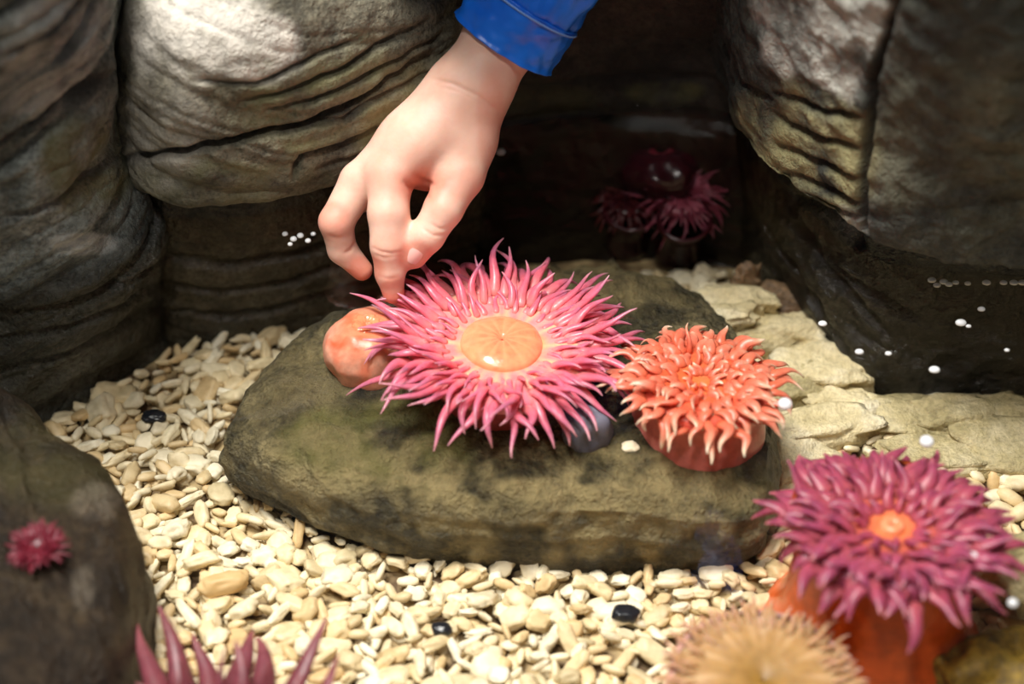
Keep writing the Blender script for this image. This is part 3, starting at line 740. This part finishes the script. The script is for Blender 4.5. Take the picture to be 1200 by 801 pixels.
# ------------------------------------------------------------------ hand
def sdf_cone(Q, a, b, ra, rb):
    d = b - a; u = np.clip(((Q - a) @ d) / (d @ d), 0, 1)
    return np.linalg.norm(Q - a - u[..., None] * d, axis=-1) - (ra + (rb - ra) * u)
def smin(a, b, k):
    h = np.clip(.5 + .5 * (b - a) / k, 0, 1); return b + (a - b) * h - k * h * (1 - h)
def surface_nets(f, org, h):
    s = f < 0; nx, ny, nz = f.shape
    cell = np.zeros((nx - 1, ny - 1, nz - 1), int)
    for dx in (0, 1):
        for dy in (0, 1):
            for dz in (0, 1): cell += s[dx:nx - 1 + dx, dy:ny - 1 + dy, dz:nz - 1 + dz]
    act = (cell > 0) & (cell < 8); idx = -np.ones(act.shape, int); ids = np.argwhere(act); idx[act] = np.arange(len(ids))
    acc = np.zeros((len(ids), 3)); cnt = np.zeros(len(ids))
    cor = [(x, y, z) for x in (0, 1) for y in (0, 1) for z in (0, 1)]
    for i, a in enumerate(cor):
        for b in cor[i + 1:]:
            if sum(abs(p - q) for p, q in zip(a, b)) != 1: continue
            fa = f[ids[:, 0] + a[0], ids[:, 1] + a[1], ids[:, 2] + a[2]]; fb = f[ids[:, 0] + b[0], ids[:, 1] + b[1], ids[:, 2] + b[2]]
            w = (fa < 0) != (fb < 0); u = np.where(w, fa / np.where(w, fa - fb, 1), 0)
            pt = np.array(a) + u[:, None] * (np.array(b) - np.array(a)); acc[w] += pt[w]; cnt[w] += 1
    V = org + h * (ids + acc / cnt[:, None])
    F = []
    for ax in range(3):
        o1, o2 = [(1, 2), (2, 0), (0, 1)][ax]
        sl = [slice(None)] * 3; sl2 = [slice(None)] * 3; sl[ax] = slice(0, -1); sl2[ax] = slice(1, None)
        ch = s[tuple(sl)] != s[tuple(sl2)]; e = np.argwhere(ch)
        e = e[(e[:, o1] > 0) & (e[:, o2] > 0) & (e[:, o1] < f.shape[o1] - 1) & (e[:, o2] < f.shape[o2] - 1)]
        ins = s[e[:, 0], e[:, 1], e[:, 2]]
        def g(a, b):
            q = e.copy(); q[:, o1] -= a; q[:, o2] -= b; return idx[q[:, 0], q[:, 1], q[:, 2]]
        quad = np.stack([g(1, 1), g(0, 1), g(0, 0), g(1, 0)], -1)
        quad[~ins] = quad[~ins][:, ::-1]; F.append(quad)
    return V, np.concatenate(F)

T0 = proj(np.array([P(463, 345, .061)]))[0, 2]
def J(x, y, dt=0.): return PT(x, y, T0 + dt)
def rp(r, dt=0): return r * (T0 + dt) / FPX
def chain(Q, pts, k):
    d = None
    for a, b in zip(pts[:-1], pts[1:]):
        e = sdf_cone(Q, J(*a[:3]), J(*b[:3]), rp(a[3]), rp(b[3])); d = e if d is None else smin(d, e, k)
    return d
#          x, y, depth offset (m, + is away), radius px
arm_l = [(650, -60, -.014, 30), (590, 30, -.009, 34), (552, 96, -.006, 34), (520, 140, -.004, 34)]
arm_r = [(665, -50, -.012, 30), (598, 40, -.005, 32), (561, 105, -.002, 30), (543, 150, 0, 30)]
palm = [
    [(538, 110, -.004, 35), (498, 160, -.006, 33), (458, 206, -.006, 26)],
    [(533, 115, .000, 34), (478, 165, .000, 31), (425, 210, .001, 23)],
    [(533, 120, .006, 32), (480, 170, .008, 29), (426, 216, .010, 20)],
    [(543, 130, .004, 32), (526, 165, .004, 33), (503, 197, .004, 27)],
    [(549, 125, .000, 31), (547, 165, -.002, 28), (537, 205, -.004, 24)],
]
index = [(457, 208, -.006, 26), (455, 250, -.008, 23.5), (455, 288, -.007, 20.5), (457, 320, -.003, 17.0), (461, 343, .0, 13)]
middle = [(420, 216, .001, 23.5), (394, 260, .000, 20), (401, 292, .007, 17), (424, 316, .011, 13)]
ring = [(424, 216, .014, 18), (412, 236, .022, 14), (426, 236, .032, 12), (444, 216, .034, 11)]
little = [(442, 206, .022, 16), (432, 222, .030, 12), (448, 222, .038, 11), (462, 206, .038, 10)]
thumb = [(549, 165, -.002, 28), (541, 205, -.005, 25.5), (520, 244, -.008, 22.5), (501, 276, -.007, 19.5), (486, 300, -.004, 14.5)]
allp = np.array([J(*p[:3]) for c_ in (arm_l, arm_r, *palm, index, middle, ring, little, thumb) for p in c_])
lo, hi = allp.min(0) - .016, allp.max(0) + .016
h = .00062
dim = np.ceil((hi - lo) / h).astype(int)
gx = [lo[i] + h * np.arange(dim[i]) for i in range(3)]
f = np.empty(tuple(dim), np.float32)
for i0 in range(0, dim[0], 16):
    Q = np.stack(np.meshgrid(gx[0][i0:i0 + 16], gx[1], gx[2], indexing='ij'), -1)
    body = smin(chain(Q, arm_l, .006), chain(Q, arm_r, .006), .012)
    for pl in palm: body = smin(body, chain(Q, pl, .006), .007)
    d = body
    for fg, k in ((index, .0032), (middle, .0030), (ring, .0025), (little, .0025), (thumb, .0045)):
        d = smin(d, chain(Q, fg, .0016), k)
    f[i0:i0 + 16] = d
V, F = surface_nets(f, lo, h)
# light Laplacian smoothing removes the grid
E = np.concatenate([F[:, [0, 1]], F[:, [1, 2]], F[:, [2, 3]], F[:, [3, 0]]])
deg = np.bincount(E.ravel(), minlength=len(V))[:, None]
for it in range(6):
    S = np.zeros_like(V); np.add.at(S, E[:, 0], V[E[:, 1]]); np.add.at(S, E[:, 1], V[E[:, 0]])
    w = .5 if it % 2 == 0 else -.52
    V = V + w * (S / deg - V)
N = vnormals(V, F)
if ((V - V.mean(0)) * N).sum() < 0: F = F[:, ::-1].copy(); N = -N
lines = [([(503, 92), (530, 98), (560, 112), (588, 134)], 3.0, .0005), ([(508, 99), (540, 108), (575, 128)], 2.4, .0002),
         ([(436, 290), (446, 295), (458, 297), (470, 295)], 2.0, .00045), ([(438, 298), (450, 302), (468, 300)], 1.8, .0003), ([(444, 324), (456, 327), (468, 324)], 1.8, .00022),
         ([(505, 262), (514, 268), (524, 268)], 1.8, .0004), ([(496, 268), (508, 276), (520, 276)], 1.8, .0004),
         ([(384, 276), (396, 279), (410, 277)], 2.0, .0004), ([(404, 297), (412, 292), (416, 285)], 2, .0006),
         ([(476, 214), (490, 226), (500, 230)], 4, .0016), ([(487, 206), (499, 214), (508, 216)], 3.5, .0009)]
V = V + N * creases(V, N, lines)[:, None]
pr = proj(V)
red = .8 * np.clip(.75 * blob(pr, 497, 217, 28, 20, soft=1.0) * 1.2 + .25 * blob(pr, 455, 205, 30, 24, soft=1.2) + .9 * blob(pr, 463, 345, 22, 22) + .9 * blob(pr, 428, 316, 22, 18) + .55 * blob(pr, 385, 258, 26, 22) + .8 * blob(pr, 488, 302, 22, 20)
              + .35 * blob(pr, 456, 295, 24, 20) + .35 * blob(pr, 545, 215, 26, 20) + .35 * blob(pr, 575, 140, 16, 60), 0, 1)
mS, nt, b = newmat('child_skin')
geo = nd(nt, 'ShaderNodeNewGeometry'); pos = geo.outputs['Position']
c = mixc(nt, attr(nt, 'red'), (238, 194, 172), (224, 132, 108))
c = mixc(nt, .25, c, ramp(nt, noise(nt, pos, 120, 4), [(.3, (225, 170, 150)), (.65, (255, 255, 255))]), 'MULTIPLY')
nt.links.new(c, b.inputs['Base Color']); b.inputs['Roughness'].default_value = .48; b.inputs['Specular IOR Level'].default_value = .4
b.inputs['Subsurface Weight'].default_value = .35; b.inputs['Subsurface Radius'].default_value = (1, .35, .18); b.inputs['Subsurface Scale'].default_value = .004
bp = nd(nt, 'ShaderNodeBump'); bp.inputs['Strength'].default_value = .12; bp.inputs['Distance'].default_value = .0006
nt.links.new(noise(nt, pos, 900, 3), bp.inputs['Height']); nt.links.new(bp.outputs[0], b.inputs['Normal'])
person = mk('person', V, F, mS, attrs={'red': red})
tag(person, 'person with a blue sleeve reaching a bare right hand down to touch an anemone', 'person')

# nails
mN = simple('fingernail', (240, 178, 166), .22)
def nail(px, py, axis_px, wid, ln, dt=-.02):
    """a small curved plate lying on the finger where the sight line meets it"""
    pr_ = proj(V); d = np.hypot(pr_[:, 0] - px, pr_[:, 1] - py); cand = np.where(d < 5)[0]
    i = cand[np.argmin(pr_[cand, 2])]; p = V[i]; n_ = N[np.where(d < 12)[0]]
    nn = N[i]
    ax = PT(px + axis_px[0], py + axis_px[1], pr_[i, 2]) - PT(px, py, pr_[i, 2]); ax = ax - (ax @ nn) * nn; ax /= np.linalg.norm(ax); bx = np.cross(nn, ax)
    vs, n1, n2 = [], 9, 9
    for k in (0, 1):
        for u in np.linspace(-1, 1, n1):
            for w in np.linspace(-1, 1, n2):
                r = max(abs(u), abs(w)); s_ = r / (np.hypot(u, w) + 1e-9) if r > 0 else 0
                uu, ww = u * (.35 + .65 * s_) , w * (.35 + .65 * s_)
                vs.append(p + ax * uu * ln + bx * ww * wid + nn * (.0008 - .0011 * ww * ww - .0004 * uu * uu - k * .0007))
    m_ = n1 * n2; fs = []
    for k in (0, 1):
        for a_ in range(n1 - 1):
            for b_ in range(n2 - 1):
                q = [k * m_ + a_ * n2 + b_, k * m_ + a_ * n2 + b_ + 1, k * m_ + (a_ + 1) * n2 + b_ + 1, k * m_ + (a_ + 1) * n2 + b_]
                fs.append(q if k == 0 else q[::-1])
    return mk('fingernail', vs, fs, mN, person)
nail(485, 305, (-9, 14), .0027, .0030)
# ---- sleeve
mSl, nt, b = newmat('blue_raincoat')
geo = nd(nt, 'ShaderNodeNewGeometry'); pos = geo.outputs['Position']
nt.links.new(ramp(nt, noise(nt, pos, 40, 3), [(.3, (14, 98, 214)), (.7, (30, 124, 240))]), b.inputs['Base Color']); b.inputs['Roughness'].default_value = .38
mSn = simple('navy_coat', (10, 30, 96), .5, col2=(8, 22, 70))
mSt = simple('pale_stitching', (120, 160, 225), .6)
ax0, ax1 = J(592, 42, -.006), J(690, -112, -.026)
axd = (ax1 - ax0) / np.linalg.norm(ax1 - ax0)
e1 = np.cross(axd, FW); e1 /= np.linalg.norm(e1); e2 = np.cross(axd, e1)
def sleeve_tube(name, s0, s1, r0, r1, mat, parent, thick=.0022, m=60, n=120, wr=.0012, lip=0., slant=0.):
    V = []
    ang = np.linspace(0, 2 * np.pi, n, endpoint=False)
    sec = [(s, 0) for s in np.linspace(s0, s1, m)]
    outer = []
    for layer in (0, 1):
        rng_ = np.linspace(s0, s1, m) if layer == 0 else np.linspace(s1, s0, m)
        for s in rng_:
            u = (s - s0) / (s1 - s0); r = r0 + (r1 - r0) * u - layer * thick
            cen = ax0 + axd * s
            ring = cen + r * (np.cos(ang)[:, None] * e1 + .86 * np.sin(ang)[:, None] * e2) + axd * (slant * np.cos(ang))[:, None] * (1 - u)
            wn = wr * (fbm(np.stack([np.cos(ang) * 1.6, np.sin(ang) * 1.6, np.full(n, s * 70)], -1), 3)) * (1 if layer == 0 else .4)
            edge = lip * math.exp(-(min(u, 1) / .06) ** 2)
            ring = ring + (wn + edge)[:, None] * (np.cos(ang)[:, None] * e1 + np.sin(ang)[:, None] * e2)
            V.append(ring)
    V = np.concatenate(V); F = grid_faces(2 * m, n, True)
    last = np.arange(n); j2 = (last + 1) % n
    F = np.concatenate([F, np.stack([(2 * m - 1) * n + last, (2 * m - 1) * n + j2, j2, last], -1)])
    return mk(name, V, F, mat, parent)
RS = rp(64)
slv = sleeve_tube('coat_sleeve', rp(44), rp(900), RS * .99, RS * 1.75, mSl, person, wr=.0035)
sleeve_tube('cuff', rp(-8), rp(50), RS, RS * 1.04, mSl, slv, lip=.0008, wr=.0016)
pts = [ax0 + axd * rp(46) + (RS * 1.045 + .0006) * (math.cos(a_) * e1 + .86 * math.sin(a_) * e2) for a_ in np.linspace(0, 2 * math.pi, 80)]
Vs, Fs, ts = tube(pts, [.0004] * 80, 6); mk('seam', Vs, Fs, mSt, slv)

# ------------------------------------------------------------------ water
mW = bpy.data.materials.new('pool_water'); mW.use_nodes = True; nt = mW.node_tree; nt.nodes.clear()
out = nd(nt, 'ShaderNodeOutputMaterial'); tr = nd(nt, 'ShaderNodeBsdfTransparent'); gl = nd(nt, 'ShaderNodeBsdfGlossy'); mx = nd(nt, 'ShaderNodeMixShader'); fr = nd(nt, 'ShaderNodeFresnel')
tr.inputs[0].default_value = (.985, .985, .965, 1); gl.inputs['Roughness'].default_value = .02; gl.inputs[0].default_value = (1, 1, 1, 1); fr.inputs['IOR'].default_value = 1.33
geo = nd(nt, 'ShaderNodeNewGeometry'); bp = nd(nt, 'ShaderNodeBump'); bp.inputs['Strength'].default_value = .25; bp.inputs['Distance'].default_value = .004
nt.links.new(noise(nt, geo.outputs['Position'], 28, 3, .5, .6), bp.inputs['Height'])
nt.links.new(bp.outputs[0], gl.inputs['Normal']); nt.links.new(bp.outputs[0], fr.inputs['Normal'])
nt.links.new(fr.outputs[0], mx.inputs[0]); nt.links.new(tr.outputs[0], mx.inputs[1]); nt.links.new(gl.outputs[0], mx.inputs[2]); nt.links.new(mx.outputs[0], out.inputs[0])
w_ = mk('water', [(-.42, -.30, WATER), (.42, -.30, WATER), (.42, .16, WATER), (-.42, .16, WATER)], [[0, 1, 2, 3]], mW, smooth=False)
w_['kind'] = 'stuff'; w_['label'] = 'clear still water filling the rock pool'; w_['category'] = 'water'

# bubbles on the surface
mBub, nt, b = newmat('bubble_film'); b.inputs['Base Color'].default_value = (.95, .95, .95, 1); b.inputs['Roughness'].default_value = .08
b.inputs['Alpha'].default_value = .75; b.inputs['Specular IOR Level'].default_value = 1.0
def bubble(px, py, rpx, label, group=None, z=WATER, el=1.0):
    p = P(px, py, z); r = rpx * proj(np.array([p]))[0, 2] / FPX
    v = IV3 * np.array([r * el, r, r * .8]) + p
    v[:, 2] = np.maximum(v[:, 2], z - r * .25)
    o = mk('air_bubble', v, IF3, mBub); tag(o, label, 'bubble', group)
bubble(587, 178, 5.5, 'white bubble floating just right of the thumb over dark water')
bubble(920, 473, 8.5, 'white bubble beside the coral orange anemone')
bubble(1086, 517, 8.5, 'white bubble behind the shaggy purple anemone')
bubble(1140, 653, 8, 'white bubble over the purple tentacles')
bubble(1187, 706, 6, 'white bubble by the grey green stone at the edge')
for x, y, r in [(4, 338, 4), (14, 336, 4), (30, 327, 3.5), (42, 324, 4), (54, 322, 4), (66, 317, 4.5), (80, 322, 3), (100, 312, 5), (112, 310, 3), (50, 340, 2.5)]:
    bubble(x, y - 4, r, 'tiny bubble in the row along the waterline of the layered grey boulder', 'row of bubbles on the layered grey boulder')
for x, y, r in [(334, 282, 3.5), (344, 288, 4), (352, 284, 4), (361, 290, 3.5), (340, 294, 3), (367, 282, 3)]:
    bubble(x, y - 8, r, 'tiny bubble in the cluster at the tan boulder beside the bent finger', 'bubble cluster at the tan boulder')
for x, y, r in [(1092, 328, 4), (1098, 334, 3.5), (1106, 330, 4), (1112, 333, 3.5), (1120, 331, 3), (1134, 332, 3), (1156, 331, 4), (1176, 331, 3.5), (1188, 331, 4), (1198, 331, 4)]:
    bubble(x, y, r, 'tiny foam bubble along the waterline of the cracked boulder', 'foam along the cracked boulder', el=1.3)
for x, y, r in [(964, 379, 4), (1007, 412, 4), (1041, 414, 3), (1095, 433, 5), (1126, 378, 5), (1150, 362, 3.5), (1135, 382, 2.5), (1180, 410, 2.5)]:
    bubble(x, y, r, 'small loose bubble on the dark water in front of the cracked boulder', 'loose bubbles before the cracked boulder', el=1.3)

# ------------------------------------------------------------------ light, world, camera
def area(name, loc, tgt, size, power, col=(1, 1, 1), sy=None):
    l = bpy.data.lights.new(name, 'AREA'); l.energy = power; l.color = col; l.size = size
    if sy: l.shape = 'RECTANGLE'; l.size_y = sy
    o = bpy.data.objects.new(name, l); COL.objects.link(o); o.location = loc
    o.rotation_euler = (Vector(tgt) - Vector(loc)).to_track_quat('-Z', 'Y').to_euler(); return o
area('ceiling_lamp', (-.27, -.06, 1.2), (0, 0, .03), .34, 23, (1, .975, .94))
area('ceiling_lamp_side', (-.1, -.5, 1.15), (0.05, 0, .03), .12, 4.5, (1, .975, .94))
W = bpy.data.worlds.new('room'); SC.world = W; W.use_nodes = True
W.node_tree.nodes['Background'].inputs[0].default_value = (.47, .48, .49, 1); W.node_tree.nodes['Background'].inputs[1].default_value = .18

cam = bpy.data.cameras.new('camera'); co = bpy.data.objects.new('camera', cam); COL.objects.link(co)
co.location = CAM; co.rotation_euler = Vector(FW).to_track_quat('-Z', 'Y').to_euler()
cam.lens = 60; cam.sensor_width = 36; cam.sensor_fit = 'HORIZONTAL'; cam.clip_start = .01
cam.dof.use_dof = True; cam.dof.focus_distance = .625; cam.dof.aperture_fstop = 4.6
SC.camera = co
SC.view_settings.view_transform = 'Standard'; SC.view_settings.look = 'None'; SC.view_settings.gamma = 1; SC.view_settings.exposure = 0
SC.view_settings.use_curve_mapping = False
SC.cycles.use_denoising = True; SC.cycles.transparent_max_bounces = 16

for o in bpy.data.objects:
    for k in ('_o', '_d'):
        if k in o: del o[k]
